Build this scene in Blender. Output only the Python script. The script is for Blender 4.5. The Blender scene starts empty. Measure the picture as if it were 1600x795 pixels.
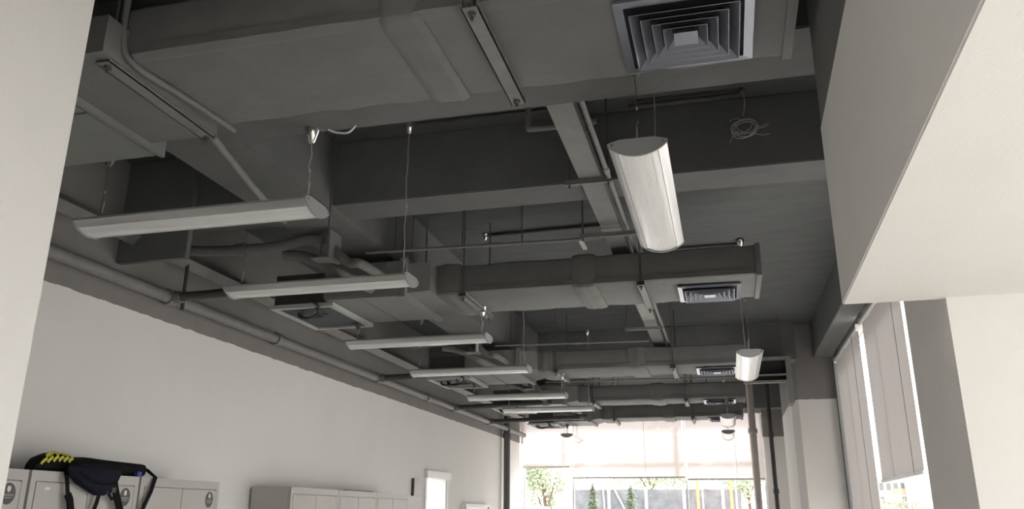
import bpy, math, random
from mathutils import Vector, Matrix
random.seed(7)
scene = bpy.context.scene
C = scene.collection
PI = math.pi

# ------------------------------------------------------------------ camera
CAM_Z = 1.6
yaw, pitch, roll = 0.25, 0.30775, 0.00357
fw = Vector((-math.sin(yaw)*math.cos(pitch), math.cos(yaw)*math.cos(pitch), math.sin(pitch)))
r0 = Vector((math.cos(yaw), math.sin(yaw), 0))
u0 = r0.cross(fw)
rr = r0*math.cos(roll) + u0*math.sin(roll)
uu = -r0*math.sin(roll) + u0*math.cos(roll)
cam_d = bpy.data.cameras.new('camera')
cam_d.sensor_width = 36; cam_d.sensor_fit = 'HORIZONTAL'; cam_d.lens = 1278.8/1600*36
cam_d.clip_start = 0.05; cam_d.clip_end = 1000
cam = bpy.data.objects.new('camera', cam_d); C.objects.link(cam)
M = Matrix((rr, uu, -fw)).transposed().to_4x4(); M.translation = (0, 0, CAM_Z)
cam.matrix_world = M
scene.camera = cam

# ------------------------------------------------------------------ sky, light, exposure
SKY = 4.3
world = bpy.data.worlds.new('overcast'); scene.world = world
world.use_nodes = True
bg = world.node_tree.nodes['Background']
bg.inputs['Color'].default_value = (0.985, 0.99, 1.0, 1)
bg.inputs['Strength'].default_value = SKY
scene.view_settings.view_transform = 'Standard'
scene.view_settings.look = 'None'
scene.view_settings.gamma = 1.0
scene.view_settings.use_curve_mapping = False
scene.view_settings.exposure = 0.0

def portal(name, loc, rot, sx, sy):
    l = bpy.data.lights.new(name, 'AREA'); l.shape = 'RECTANGLE'; l.size = sx; l.size_y = sy
    l.cycles.is_portal = True
    o = bpy.data.objects.new(name, l); C.objects.link(o); o.location = loc; o.rotation_euler = rot
sun_d = bpy.data.lights.new('hazy_sun', 'SUN'); sun_d.energy = 12.5; sun_d.angle = math.radians(12); sun_d.color = (1.0, 0.96, 0.90)
sun = bpy.data.objects.new('hazy_sun', sun_d); C.objects.link(sun)
sun.rotation_euler = Vector((0.50, 0.60, 0.72)).to_track_quat('Z', 'Y').to_euler(); sun.location = (20, 20, 30)
portal('daylight_portal_far', (-1.63, 16.75, 1.85), (-PI/2, 0, 0), 4.7, 3.4)
portal('daylight_portal_side', (1.75, 8.3, 1.85), (0, PI/2, 0), 3.4, 5.8)
portal('daylight_portal_alcove', (2.6, -0.25, 1.1), (0, PI/2, 0), 2.3, 5.6)
portal('daylight_portal_back', (1.95, -3.3, 1.1), (PI/2, 0, 0), 0.8, 2.3)
portal('daylight_portal_door', (-4.3, 11.33, 1.05), (0, -PI/2, 0), 2.1, 0.9)

# ------------------------------------------------------------------ materials
def mat(name, col, rough=0.7, metal=0.0, var=0.08, vscale=6.0, bump=0.0, bscale=60.0, spec=0.5, stretch=None):
    m = bpy.data.materials.new(name); m.use_nodes = True
    nt = m.node_tree; p = nt.nodes['Principled BSDF']
    p.inputs['Roughness'].default_value = rough; p.inputs['Metallic'].default_value = metal
    p.inputs['Specular IOR Level'].default_value = spec
    tc = nt.nodes.new('ShaderNodeTexCoord')
    src = tc.outputs['Object']
    if stretch:
        mp = nt.nodes.new('ShaderNodeMapping'); mp.inputs['Scale'].default_value = stretch
        nt.links.new(src, mp.inputs['Vector']); src = mp.outputs['Vector']
    n = nt.nodes.new('ShaderNodeTexNoise'); n.inputs['Scale'].default_value = vscale
    n.inputs['Detail'].default_value = 6; n.inputs['Roughness'].default_value = 0.65
    nt.links.new(src, n.inputs['Vector'])
    rp = nt.nodes.new('ShaderNodeValToRGB')
    rp.color_ramp.elements[0].position = 0.3; rp.color_ramp.elements[1].position = 0.72
    rp.color_ramp.elements[0].color = tuple(c*(1-var) for c in col)+(1,)
    rp.color_ramp.elements[1].color = tuple(min(1, c*(1+var)) for c in col)+(1,)
    nt.links.new(n.outputs['Fac'], rp.inputs['Fac'])
    nt.links.new(rp.outputs['Color'], p.inputs['Base Color'])
    if bump > 0:
        b = nt.nodes.new('ShaderNodeTexNoise'); b.inputs['Scale'].default_value = bscale
        b.inputs['Detail'].default_value = 5
        nt.links.new(src, b.inputs['Vector'])
        bp = nt.nodes.new('ShaderNodeBump'); bp.inputs['Strength'].default_value = bump; bp.inputs['Distance'].default_value = 0.01
        nt.links.new(b.outputs['Fac'], bp.inputs['Height']); nt.links.new(bp.outputs['Normal'], p.inputs['Normal'])
    return m

GREY = (0.094, 0.098, 0.100)
WHITE = (0.79, 0.775, 0.75)
m_slab = mat('grey_painted_concrete', GREY, 0.85, var=0.16, vscale=2.5, bump=0.5, bscale=14, stretch=(1, 3, 1))
m_beam = mat('grey_painted_beam', (0.136, 0.140, 0.139), 0.85, var=0.12, vscale=3, bump=0.3, bscale=30)
m_white = mat('white_wall_paint', WHITE, 0.8, var=0.02, vscale=3, bump=0.15, bscale=120)
m_duct = mat('grey_duct_wrap', (0.164, 0.165, 0.162), 0.75, var=0.10, vscale=5, bump=0.35, bscale=22)
m_collar = mat('grey_duct_collar', (0.165, 0.163, 0.157), 0.7, var=0.10, vscale=9, bump=0.4, bscale=18)
m_steel = mat('grey_painted_steel', (0.20, 0.198, 0.192), 0.55, var=0.12, vscale=12)
m_rod = mat('dull_steel_rod', (0.12, 0.12, 0.115), 0.5, metal=0.3, var=0.15, vscale=20)
m_panel = mat('pale_unit_panel', (0.20, 0.205, 0.198), 0.6, var=0.06, vscale=4)
m_pipe = mat('grey_painted_pipe', (0.20, 0.194, 0.188), 0.6, var=0.12, vscale=10)
m_darkpipe = mat('dark_branch_pipe', (0.06, 0.058, 0.056), 0.5, var=0.15, vscale=10)
m_insul = mat('grey_foam_insulation', (0.17, 0.17, 0.163), 0.85, var=0.12, vscale=14, bump=0.4, bscale=40)
m_hose = mat('dark_flexible_hose', (0.05, 0.05, 0.05), 0.6, var=0.2, vscale=30)
m_mesh = mat('dark_filter_mesh', (0.045, 0.055, 0.065), 0.6, var=0.3, vscale=120)
m_frame = mat('pale_filter_frame', (0.44, 0.45, 0.44), 0.5, var=0.06)
m_alu = mat('brushed_aluminium', (0.62, 0.62, 0.62), 0.32, metal=0.75, var=0.05, vscale=40, stretch=(1, 20, 20))
m_cap = mat('grey_end_cap', (0.33, 0.335, 0.34), 0.45, var=0.05)
m_chrome = mat('polished_chrome', (0.8, 0.78, 0.75), 0.12, metal=1.0, var=0.03)
m_cable = mat('pale_flex_cable', (0.45, 0.44, 0.43), 0.5, var=0.1, vscale=40)
m_wire = mat('thin_grey_wire', (0.42, 0.41, 0.40), 0.5, var=0.15, vscale=40)
m_diff = mat('pale_blue_diffuser_metal', (0.24, 0.255, 0.305), 0.24, metal=0.55, var=0.05, vscale=8)
m_black = mat('painted_shade_black', (0.02, 0.02, 0.022), 0.9, var=0.1)  # black that paints the shade inside openings
m_locker = mat('warm_grey_locker_steel', (0.49, 0.468, 0.44), 0.45, var=0.03, vscale=3)
m_logo = mat('dark_grey_logo_print', (0.10, 0.10, 0.09), 0.6, var=0.05)
m_print = mat('white_logo_print', (0.75, 0.75, 0.72), 0.6, var=0.02)
m_bag = mat('black_bag_nylon', (0.009, 0.009, 0.010), 0.85, spec=0.15, var=0.3, vscale=20, bump=0.5, bscale=35)
m_navy = mat('navy_waist_pack_nylon', (0.007, 0.008, 0.018), 0.8, spec=0.2, var=0.3, vscale=20, bump=0.6, bscale=28)
m_strap = mat('black_webbing', (0.008, 0.008, 0.009), 0.85, spec=0.15, var=0.2, vscale=60)
m_lime = mat('lime_yellow_stripe', (0.55, 0.52, 0.06), 0.6, var=0.1)
m_blue = mat('royal_blue_trim', (0.03, 0.05, 0.30), 0.5, var=0.1)
m_wframe = mat('white_window_frame', (0.80, 0.80, 0.78), 0.4, var=0.04)
m_jamb = mat('dark_grey_jamb', (0.12, 0.122, 0.118), 0.6, var=0.06)
m_floor = mat('pale_floor_tile', (0.56, 0.545, 0.515), 0.35, var=0.05, vscale=2)
m_ground = mat('pale_outdoor_paving', (0.46, 0.45, 0.43), 0.9, var=0.10, vscale=0.8)
m_hoard = mat('grey_hoarding_sheet', (0.20, 0.203, 0.215), 0.8, var=0.35, vscale=3)
m_post = mat('white_painted_post', (0.8, 0.8, 0.8), 0.5, var=0.03)
m_orange = mat('orange_pole_paint', (0.75, 0.35, 0.15), 0.6, var=0.08)
m_leaf = mat('glare_paled_needles', (0.24, 0.30, 0.21), 0.8, var=0.3, vscale=4)  # needle green paled to imitate outdoor glare
m_leaf2 = mat('glare_paled_leaves', (0.40, 0.44, 0.31), 0.8, var=0.3, vscale=3)  # leaf colour washed out to paint in the glare
m_bark = mat('brown_bark', (0.16, 0.11, 0.07), 0.9, var=0.2)
m_facade = mat('pale_facade_tiles', (0.52, 0.50, 0.48), 0.8, var=0.06, vscale=0.5)
m_balc = mat('orange_balcony_render', (0.42, 0.26, 0.16), 0.8, var=0.06, vscale=0.5)
m_wpane = mat('dark_window_glass', (0.08, 0.085, 0.09), 0.2, var=0.1)
m_van = mat('white_van_paint', (0.85, 0.85, 0.85), 0.3, var=0.02)
m_board = mat('white_board_surface', (0.62, 0.66, 0.63), 0.3, var=0.02)

def two_tone(name, line):
    """white emulsion below the paint line, grey above it, with a hand-cut ragged edge"""
    m = mat(name, WHITE, 0.8, var=0.025, vscale=1.2, bump=0.2, bscale=90)
    nt = m.node_tree; p = nt.nodes['Principled BSDF']
    wcol = p.inputs['Base Color'].links[0].from_socket
    tc = nt.nodes.new('ShaderNodeTexCoord'); sep = nt.nodes.new('ShaderNodeSeparateXYZ')
    nt.links.new(tc.outputs['Object'], sep.inputs['Vector'])
    n = nt.nodes.new('ShaderNodeTexNoise'); n.inputs['Scale'].default_value = 7; n.inputs['Detail'].default_value = 4
    nt.links.new(tc.outputs['Object'], n.inputs['Vector'])
    ad = nt.nodes.new('ShaderNodeMath'); ad.operation = 'MULTIPLY_ADD'; ad.inputs[1].default_value = 0.03
    nt.links.new(n.outputs['Fac'], ad.inputs[0]); nt.links.new(sep.outputs['Z'], ad.inputs[2])
    gt = nt.nodes.new('ShaderNodeMath'); gt.operation = 'GREATER_THAN'; gt.inputs[1].default_value = line+0.015
    nt.links.new(ad.outputs[0], gt.inputs[0])
    n2 = nt.nodes.new('ShaderNodeTexNoise'); n2.inputs['Scale'].default_value = 4; n2.inputs['Detail'].default_value = 5
    nt.links.new(tc.outputs['Object'], n2.inputs['Vector'])
    rp = nt.nodes.new('ShaderNodeValToRGB')
    rp.color_ramp.elements[0].color = (0.205, 0.196, 0.190, 1); rp.color_ramp.elements[1].color = (0.255, 0.245, 0.238, 1)
    nt.links.new(n2.outputs['Fac'], rp.inputs['Fac'])
    mx = nt.nodes.new('ShaderNodeMix'); mx.data_type = 'RGBA'
    nt.links.new(gt.outputs[0], mx.inputs['Factor']); nt.links.new(wcol, mx.inputs['A']); nt.links.new(rp.outputs['Color'], mx.inputs['B'])
    nt.links.new(mx.outputs['Result'], p.inputs['Base Color'])
    return m
m_wall = two_tone('two_tone_wall_paint', 2.97)
m_wall2 = two_tone('two_tone_pillar_paint', 3.02)

def glass_mat():
    m = bpy.data.materials.new('window_glass'); m.use_nodes = True; nt = m.node_tree
    for n in list(nt.nodes):
        if n.type == 'BSDF_PRINCIPLED': nt.nodes.remove(n)
    out = [n for n in nt.nodes if n.type == 'OUTPUT_MATERIAL'][0]
    t = nt.nodes.new('ShaderNodeBsdfTransparent'); t.inputs['Color'].default_value = (0.96, 0.96, 0.96, 1)
    g = nt.nodes.new('ShaderNodeBsdfGlossy'); g.inputs['Roughness'].default_value = 0.03
    lw = nt.nodes.new('ShaderNodeLayerWeight'); lw.inputs['Blend'].default_value = 0.5
    pw = nt.nodes.new('ShaderNodeMath'); pw.operation = 'POWER'; pw.inputs[1].default_value = 5.0; nt.links.new(lw.outputs['Facing'], pw.inputs[0])
    f = nt.nodes.new('ShaderNodeMath'); f.operation = 'MULTIPLY_ADD'; f.inputs[1].default_value = 0.3; f.inputs[2].default_value = 0.02; nt.links.new(pw.outputs[0], f.inputs[0])
    mx = nt.nodes.new('ShaderNodeMixShader')
    nt.links.new(f.outputs[0], mx.inputs[0]); nt.links.new(t.outputs[0], mx.inputs[1]); nt.links.new(g.outputs[0], mx.inputs[2])
    nt.links.new(mx.outputs[0], out.inputs['Surface'])
    return m
m_glass = glass_mat()

def fabric_mat(name, refl, trans, opening):
    m = bpy.data.materials.new(name); m.use_nodes = True; nt = m.node_tree
    for n in list(nt.nodes):
        if n.type == 'BSDF_PRINCIPLED': nt.nodes.remove(n)
    out = [n for n in nt.nodes if n.type == 'OUTPUT_MATERIAL'][0]
    tc = nt.nodes.new('ShaderNodeTexCoord')
    w = nt.nodes.new('ShaderNodeTexNoise'); w.inputs['Scale'].default_value = 90; w.inputs['Detail'].default_value = 3
    nt.links.new(tc.outputs['Object'], w.inputs['Vector'])
    rp = nt.nodes.new('ShaderNodeValToRGB')
    rp.color_ramp.elements[0].color = tuple(c*0.93 for c in trans)+(1,); rp.color_ramp.elements[1].color = tuple(c*1.07 for c in trans)+(1,)
    nt.links.new(w.outputs['Fac'], rp.inputs['Fac'])
    d = nt.nodes.new('ShaderNodeBsdfDiffuse'); d.inputs['Color'].default_value = refl+(1,)
    t = nt.nodes.new('ShaderNodeBsdfTranslucent'); nt.links.new(rp.outputs['Color'], t.inputs['Color'])
    a = nt.nodes.new('ShaderNodeAddShader'); nt.links.new(d.outputs[0], a.inputs[0]); nt.links.new(t.outputs[0], a.inputs[1])
    tr = nt.nodes.new('ShaderNodeBsdfTransparent')
    mx = nt.nodes.new('ShaderNodeMixShader'); mx.inputs[0].default_value = opening
    nt.links.new(a.outputs[0], mx.inputs[1]); nt.links.new(tr.outputs[0], mx.inputs[2])
    nt.links.new(mx.outputs[0], out.inputs['Surface'])
    return m
m_blind = fabric_mat('warm_grey_blind_fabric', (0.42, 0.39, 0.38), (0.066, 0.061, 0.059), 0.004)
m_sheer = fabric_mat('sheer_pale_blind_fabric', (0.42, 0.39, 0.38), (0.245, 0.212, 0.204), 0.05)

def lens_mat():
    m = mat('ribbed_prismatic_lens', (0.86, 0.86, 0.86), 0.24, var=0.10, vscale=1.0, spec=0.7, stretch=(1.2, 60, 1))
    nt = m.node_tree; p = nt.nodes['Principled BSDF']
    tc = nt.nodes.new('ShaderNodeTexCoord')
    w = nt.nodes.new('ShaderNodeTexWave'); w.bands_direction = 'Y'; w.inputs['Scale'].default_value = 55; w.inputs['Distortion'].default_value = 0.0
    nt.links.new(tc.outputs['Object'], w.inputs['Vector'])
    w2 = nt.nodes.new('ShaderNodeTexWave'); w2.bands_direction = 'X'; w2.inputs['Scale'].default_value = 30
    nt.links.new(tc.outputs['Object'], w2.inputs['Vector'])
    ad = nt.nodes.new('ShaderNodeMath'); ad.operation = 'MULTIPLY_ADD'; ad.inputs[1].default_value = 0.6
    nt.links.new(w2.outputs['Fac'], ad.inputs[0]); nt.links.new(w.outputs['Fac'], ad.inputs[2])
    bp = nt.nodes.new('ShaderNodeBump'); bp.inputs['Strength'].default_value = 0.35; bp.inputs['Distance'].default_value = 0.003
    nt.links.new(ad.outputs[0], bp.inputs['Height']); nt.links.new(bp.outputs['Normal'], p.inputs['Normal'])
    return m
m_lens = lens_mat()
m_lens.node_tree.nodes['Principled BSDF'].inputs['Coat Weight'].default_value = 0.6
m_lens.node_tree.nodes['Principled BSDF'].inputs['Coat Roughness'].default_value = 0.12

# ------------------------------------------------------------------ mesh helpers
class MB:
    def __init__(s): s.v = []; s.f = []
    def add(s, vs, fs):
        o = len(s.v); s.v += [tuple(v) for v in vs]; s.f += [tuple(i+o for i in f) for f in fs]; return s
    def box(s, a, b):
        (x0, y0, z0), (x1, y1, z1) = a, b
        return s.add([(x0,y0,z0),(x1,y0,z0),(x1,y1,z0),(x0,y1,z0),(x0,y0,z1),(x1,y0,z1),(x1,y1,z1),(x0,y1,z1)],
                     [(0,3,2,1),(4,5,6,7),(0,1,5,4),(1,2,6,5),(2,3,7,6),(3,0,4,7)])
    def loft(s, loops, cap=True, closed=True):
        n = len(loops[0]); o = len(s.v)
        for l in loops: s.v += [tuple(p) for p in l]
        m = n if closed else n-1
        for i in range(len(loops)-1):
            for j in range(m):
                k = (j+1) % n
                s.f.append((o+i*n+j, o+i*n+k, o+(i+1)*n+k, o+(i+1)*n+j))
        if cap:
            s.f.append(tuple(o+j for j in range(n))[::-1]); s.f.append(tuple(o+(len(loops)-1)*n+j for j in range(n)))
        return s
    def tube(s, pts, r, n=10, smooth=0, rad=None):
        P = [Vector(p) for p in pts]
        if smooth:
            Q = []
            for i in range(len(P)-1):
                p0 = P[max(i-1, 0)]; p1 = P[i]; p2 = P[i+1]; p3 = P[min(i+2, len(P)-1)]
                for k in range(smooth):
                    t = k/smooth
                    Q.append(0.5*((2*p1)+(p2-p0)*t+(2*p0-5*p1+4*p2-p3)*t*t+(3*p1-p0-3*p2+p3)*t**3))
            Q.append(P[-1]); P = Q
        T = []
        for i in range(len(P)):
            a = P[max(i-1, 0)]; b = P[min(i+1, len(P)-1)]; T.append((b-a).normalized())
        up = Vector((0, 0, 1)) if abs(T[0].z) < 0.9 else Vector((1, 0, 0))
        nrm = (up - T[0]*up.dot(T[0])).normalized(); loops = []
        for i, p in enumerate(P):
            nrm = (nrm - T[i]*nrm.dot(T[i])).normalized(); bi = T[i].cross(nrm)
            q = r if rad is None else r*rad[min(len(rad)-1, int(i*len(rad)/len(P)))]
            loops.append([p + (nrm*math.cos(2*PI*j/n)+bi*math.sin(2*PI*j/n))*q for j in range(n)])
        return s.loft(loops)
    def ribbon(s, pts, side, w, t=0.003):
        """flat strap along pts, w wide along 'side', t thick"""
        P = [Vector(p) for p in pts]; side = Vector(side).normalized(); loops = []
        for i, p in enumerate(P):
            a = P[max(i-1, 0)]; b = P[min(i+1, len(P)-1)]; tg = (b-a).normalized(); nn = tg.cross(side).normalized()
            sd = nn.cross(tg).normalized()
            loops.append([p+sd*w/2+nn*t/2, p-sd*w/2+nn*t/2, p-sd*w/2-nn*t/2, p+sd*w/2-nn*t/2])
        return s.loft(loops)
    def lathe(s, prof, n=20, at=(0, 0, 0)):
        x, y, z = at
        return s.loft([[(x+r*math.cos(2*PI*j/n), y+r*math.sin(2*PI*j/n), z+h) for j in range(n)] for r, h in prof])
    def build(s, name, m, parent=None, smooth=None, bevel=0, loc=None, label=None, kind=None):
        me = bpy.data.meshes.new(name); me.from_pydata(s.v, [], s.f); me.materials.append(m); me.validate(); me.update()
        import bmesh
        b = bmesh.new(); b.from_mesh(me); bmesh.ops.recalc_face_normals(b, faces=b.faces)
        if bevel: bmesh.ops.bevel(b, geom=[e for e in b.edges], offset=bevel, segments=2, affect='EDGES', clamp_overlap=True)
        b.to_mesh(me); b.free()
        if smooth is not None:
            me.polygons.foreach_set('use_smooth', [True]*len(me.polygons))
            me.set_sharp_from_angle(angle=math.radians(smooth))
        o = bpy.data.objects.new(name, me); C.objects.link(o)
        if parent: o.parent = parent
        if loc: o.location = loc
        if label: o['label'] = label
        if kind: o['kind'] = kind
        return o
def B(a, b): return MB().box(a, b)
def tag(o, label, cat, group=None):
    o['label'] = label; o['category'] = cat
    if group: o['group'] = group
    return o
def thing(name, label, cat, loc=(0, 0, 0), rz=0, group=None):
    o = bpy.data.objects.new(name, None); C.objects.link(o); o.empty_display_size = 0.1
    o.location = loc; o.rotation_euler = (0, 0, rz)
    return tag(o, label, cat, group)
def struct(name, mb, m, label=None, **k):
    o = mb.build(name, m, **k); o['kind'] = 'structure'
    if label: o['label'] = label
    return o
def copy_tree(o, parent=None):
    c = o.copy(); C.objects.link(c); c.parent = parent
    for ch in list(o.children): copy_tree(ch, c)
    return c

# ------------------------------------------------------------------ room shell
SLAB = 4.0; BEAM = 3.55; XL = -4.0; YF = 16.5
struct('floor', B((XL-0.2, -3.2, -0.1), (2.55, YF+0.2, 0)), m_floor, 'pale tiled floor of the room')
struct('ceiling', MB().box((XL-0.2, -3.2, SLAB), (1.62, YF+0.2, SLAB+0.2)).box((1.62, -3.2, SLAB), (2.55, 3.36, SLAB+0.2)), m_slab, 'grey painted concrete ceiling slab')
DY0, DY1, DZ = 10.95, 11.80, 2.08
w = MB()
w.box((XL-0.2, -3.2, 0), (XL, DY0, SLAB)).box((XL-0.2, DY1, 0), (XL, YF+0.2, SLAB)).box((XL-0.2, DY0, DZ), (XL, DY1, SLAB))
struct('wall_left', w, m_wall, 'long left wall, white below and grey above a ragged paint line')
# short return wall beside the camera, facing right
struct('wall_near_left', B((-1.92, -3.2, 0), (-1.60, 1.597, SLAB)), m_white, 'smooth white wall end close to the camera at left')
struct('wall_back', MB().box((-4.2, -3.2, 0), (1.6, -3.0, SLAB)).box((1.6, -3.2, 2.2), (2.55, -3.0, SLAB)).box((2.3, -3.2, 0), (2.55, -3.0, 2.2)), m_white, 'white wall behind the camera')
# far wall with window opening
fwm = MB()
fwm.box((XL, YF, 0), (0.70, YF+0.2, 0.25)).box((XL, YF, 3.52), (0.70, YF+0.2, SLAB)).box((0.70, YF, 0), (1.75, YF+0.2, SLAB))
struct('wall_far', fwm, m_wall2, 'far wall around the bright window, grey above and white below')
# right wall: pillar, window wall, far pillar
struct('wall_right_pillar', B((0.71, 2.77, 0), (2.55, 3.36, SLAB)), m_white, 'white pillar under the dropped soffit at right')
rw = MB()
rw.box((1.49, 3.36, 0), (1.62, 11.15, 0.25)).box((1.49, 3.36, 3.52), (1.62, 11.15, SLAB)).box((1.49, 3.36, 0.25), (1.62, 5.4, 3.52))  # last box: unseen stretch closed to cut light on the left wall
struct('wall_right', rw, m_white, 'right wall above and below the side window')
pc = MB()
pc.loft([[(0.95, 11.15, z), (1.60, 11.15, z), (1.60, 13.2, z), (0.87, 13.2, z), (0.87, 11.32, z)] for z in (0, SLAB)])
struct('wall_right_far_pillar', pc, m_wall2, 'white far pillar with a chamfered edge and grey painted top')
struct('wall_right_end', B((1.45, 13.2, 0), (1.60, YF+0.1, SLAB)), m_wall2, 'right wall beyond the far pillar')
# surround of the added daylight glazing right of the camera (out of frame)
aw = MB(); aw.box((2.35, -3.2, 2.20), (2.55, 2.8, SLAB)).box((2.35, -3.2, 0), (2.55, -3.0, 2.3)).box((2.35, 2.5, 0), (2.55, 2.8, 2.3))
struct('wall_right_alcove', aw, m_white, 'wall around the added glazing right of the camera')
# dropped soffit
struct('trim_1', MB().loft([[(0.312, -3.0, z), (2.37, -3.0, z), (2.37, 2.795, z), (0.405, 2.795, z)] for z in (2.26, 2.902)]), m_white, 'white dropped ceiling bulkhead over the right side', bevel=0.004)
struct('trim_2', MB().loft([[(0.315, -3.0, z), (2.37, -3.0, z), (2.37, 2.79, z), (0.408, 2.79, z)] for z in (2.902, SLAB)]), m_beam, 'grey beam face above the white bulkhead')
# concrete beams
BEAMS = [
 ('ceiling_beam', (XL, 2.86, 3.35), (1.6, 3.24, SLAB), 'grey concrete cross beam just behind the nearest duct'),
 ('ceiling_beam', (XL, 4.62, BEAM), (1.6, 4.93, SLAB), 'grey concrete cross beam behind the coil of wire'),
 ('ceiling_beam', (XL, 10.90, 3.50), (0.96, 11.25, SLAB), 'grey concrete cross beam by the far white pillar'),
 ('ceiling_beam', (XL, 16.1, 3.52), (1.6, YF, SLAB), 'grey concrete beam over the far window'),
 ('ceiling_beam', (-2.88, 3.24, 3.51), (-2.41, 16.1, SLAB-0.001), 'grey lengthwise beam above the left row of lights'),
 ('ceiling_beam', (1.185, 3.36, BEAM), (1.41, 11.15, SLAB-0.001), 'grey lengthwise beam above the side window blinds'),
]
for n, a, b, lab in BEAMS:
    struct(n, B(a, b), m_beam, lab, bevel=0.006)
struct('trim_3', B((1.41, 11.05, 0), (1.49, 11.15, 3.5)), m_jamb, 'dark jamb strip at the far end of the side window')
struct('trim_4', B((XL, 4.57, 3.25), (-3.45, 4.625, SLAB)), m_beam, 'grey beam haunch on the left wall', bevel=0.005)

# ------------------------------------------------------------------ windows
def window(name, label, axis, c, a0, a1, z0, z1, cuts, trans, fr=0.05, dp=0.04):
    """axis 'y': plane y=c, spans x; axis 'x': plane x=c, spans y"""
    o = bpy.data.objects.new(name, None); C.objects.link(o); o['kind'] = 'structure'; o['label'] = label
    def bx(p0, p1, zz0, zz1, d0, d1):
        if axis == 'y': return B((p0, c+d0, zz0), (p1, c+d1, zz1))
        return B((c+d0, p0, zz0), (c+d1, p1, zz1))
    edges = [a0]+cuts+[a1]
    bx(a0, a1, z0, z0+fr, -dp, dp).build('frame_rail', m_wframe, o)
    bx(a0, a1, z1-fr, z1, -dp, dp).build('frame_rail', m_wframe, o)
    for e in edges:
        e0 = min(max(e-fr/2, a0), a1-fr); bx(e0, e0+fr, z0+fr, z1-fr, -dp, dp).build('mullion', m_wframe, o)
    rows = [z0]+trans+[z1]
    for t in trans: bx(a0, a1, t-0.02, t+0.02, -0.03, 0.03).build('transom', m_wframe, o)
    for i in range(len(edges)-1):
        for j in range(len(rows)-1):
            bx(edges[i]+0.01, edges[i+1]-0.01, rows[j]+0.01, rows[j+1]-0.01, -0.003, 0.003).build('pane', m_glass, o)
    return o
window('window_1', 'wide bright window filling the far wall', 'y', YF+0.1, -3.97, 0.70, 0.25, 3.52, [-2.96, -0.76], [2.75], 0.03)
window('window_2', 'side window along the right wall behind the blinds', 'x', 1.55, 5.4, 11.15, 0.25, 3.52, [6.9, 8.27, 10.3], [], 0.03, 0.012)
window('added_window_back', 'added unseen glazing behind the camera under the dropped soffit', 'y', -3.1, 1.6, 2.3, 0.0, 2.2, [], [])  # unseen glazing, added to brighten the pillar front and soffit
window('added_window_alcove', 'added unseen glazing in the alcove right of the camera', 'x', 2.45, -3.0, 2.5, 0.0, 2.20, [-1.2, 0.7], [])  # out-of-frame glazing, added to bring daylight onto the near white walls

# doorway in left wall
d = bpy.data.objects.new('door_1', None); C.objects.link(d); d['kind'] = 'structure'; d['label'] = 'bright open doorway in the left wall'
B((XL-0.02, DY0-0.07, DZ), (XL+0.05, DY1+0.10, DZ+0.10)).build('head_trim', m_wframe, d, bevel=0.006)
B((XL-0.2, DY1-0.04, 0), (XL+0.012, DY1, DZ)).build('jamb', m_wframe, d)
B((XL-0.2, DY0, 0), (XL+0.012, DY0+0.04, DZ)).build('jamb', m_wframe, d)
B((XL-0.015, DY1, 0), (XL+0.02, DY1+0.05, DZ)).build('architrave', m_wframe, d)
B((XL-0.015, DY0-0.05, 0), (XL+0.02, DY0, DZ)).build('architrave', m_wframe, d)

# ------------------------------------------------------------------ roller blinds
def blind(label, axis, c, a0, a1, z0, z1, fabric, group, seam=None, roller_r=0.028, inward=-1):
    t = thing('roller_blind', label, 'blind', group=group)
    def pt(a, dpt, z): return (a, c+dpt, z) if axis == 'y' else (c+dpt, a, z)
    n = 14; m = MB(); rows = []
    for i in range(n+1):
        a = a0+(a1-a0)*i/n; off = 0.004*math.sin(i*1.3)+0.003*math.sin(i*2.9)
        rows.append([pt(a, off, z1), pt(a, off+0.002, (z0+z1)/2), pt(a, off*0.4, z0)])
    vs = [p for r_ in rows for p in r_]; fs = []
    for i in range(n):
        for j in range(2): fs.append((i*3+j, i*3+j+1, (i+1)*3+j+1, (i+1)*3+j))
    m.add(vs, fs).build('fabric', fabric, t, smooth=60)
    MB().tube([pt(a0-0.02, 0.005, z1+0.02), pt(a1+0.02, 0.005, z1+0.02)], roller_r, 12).build('roller_tube', m_wframe, t, smooth=40)
    p0 = pt(a0, -0.012, z0-0.028); p1 = pt(a1, 0.012, z0+0.004)
    B(tuple(map(min, p0, p1)), tuple(map(max, p0, p1)))  .build('bottom_bar', m_wframe, t, bevel=0.004)
    for a in (a0-0.02, a1+0.02):
        p0 = pt(a-0.008, -0.03, z1-0.02); p1 = pt(a+0.008, 0.035, z1+0.05)
        B(tuple(map(min, p0, p1)), tuple(map(max, p0, p1))).build('bracket', m_wframe, t)
    if seam:
        MB().tube([pt(seam, inward*0.02, z1), pt(seam, inward*0.02, z0-0.02)], 0.003, 6).build('bead_chain', m_cable, t)
    return t
G = 'blinds over the far window'
blind('narrow pale blind at the left end of the far window', 'y', YF-0.10, -3.95, -2.99, 2.51, 3.46, m_sheer, G)
blind('widest pale blind in the middle of the far window', 'y', YF-0.10, -2.93, -0.79, 2.30, 3.46, m_sheer, G, seam=-1.52)
blind('pale blind at the right of the far window behind the brown pipe', 'y', YF-0.10, -0.73, 0.68, 2.26, 3.46, m_sheer, G, seam=0.18)
G = 'grey blinds over the side window'
blind('grey roller blind next to the white pillar, ending above the open glass', 'x', 1.44, 6.93, 8.78, 1.93, 3.47, m_blind, G, seam=7.20)
blind('grey roller blind further along the side window, by the far pillar', 'x', 1.44, 9.07, 11.0, 1.50, 3.47, m_blind, G, seam=9.46)

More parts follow.
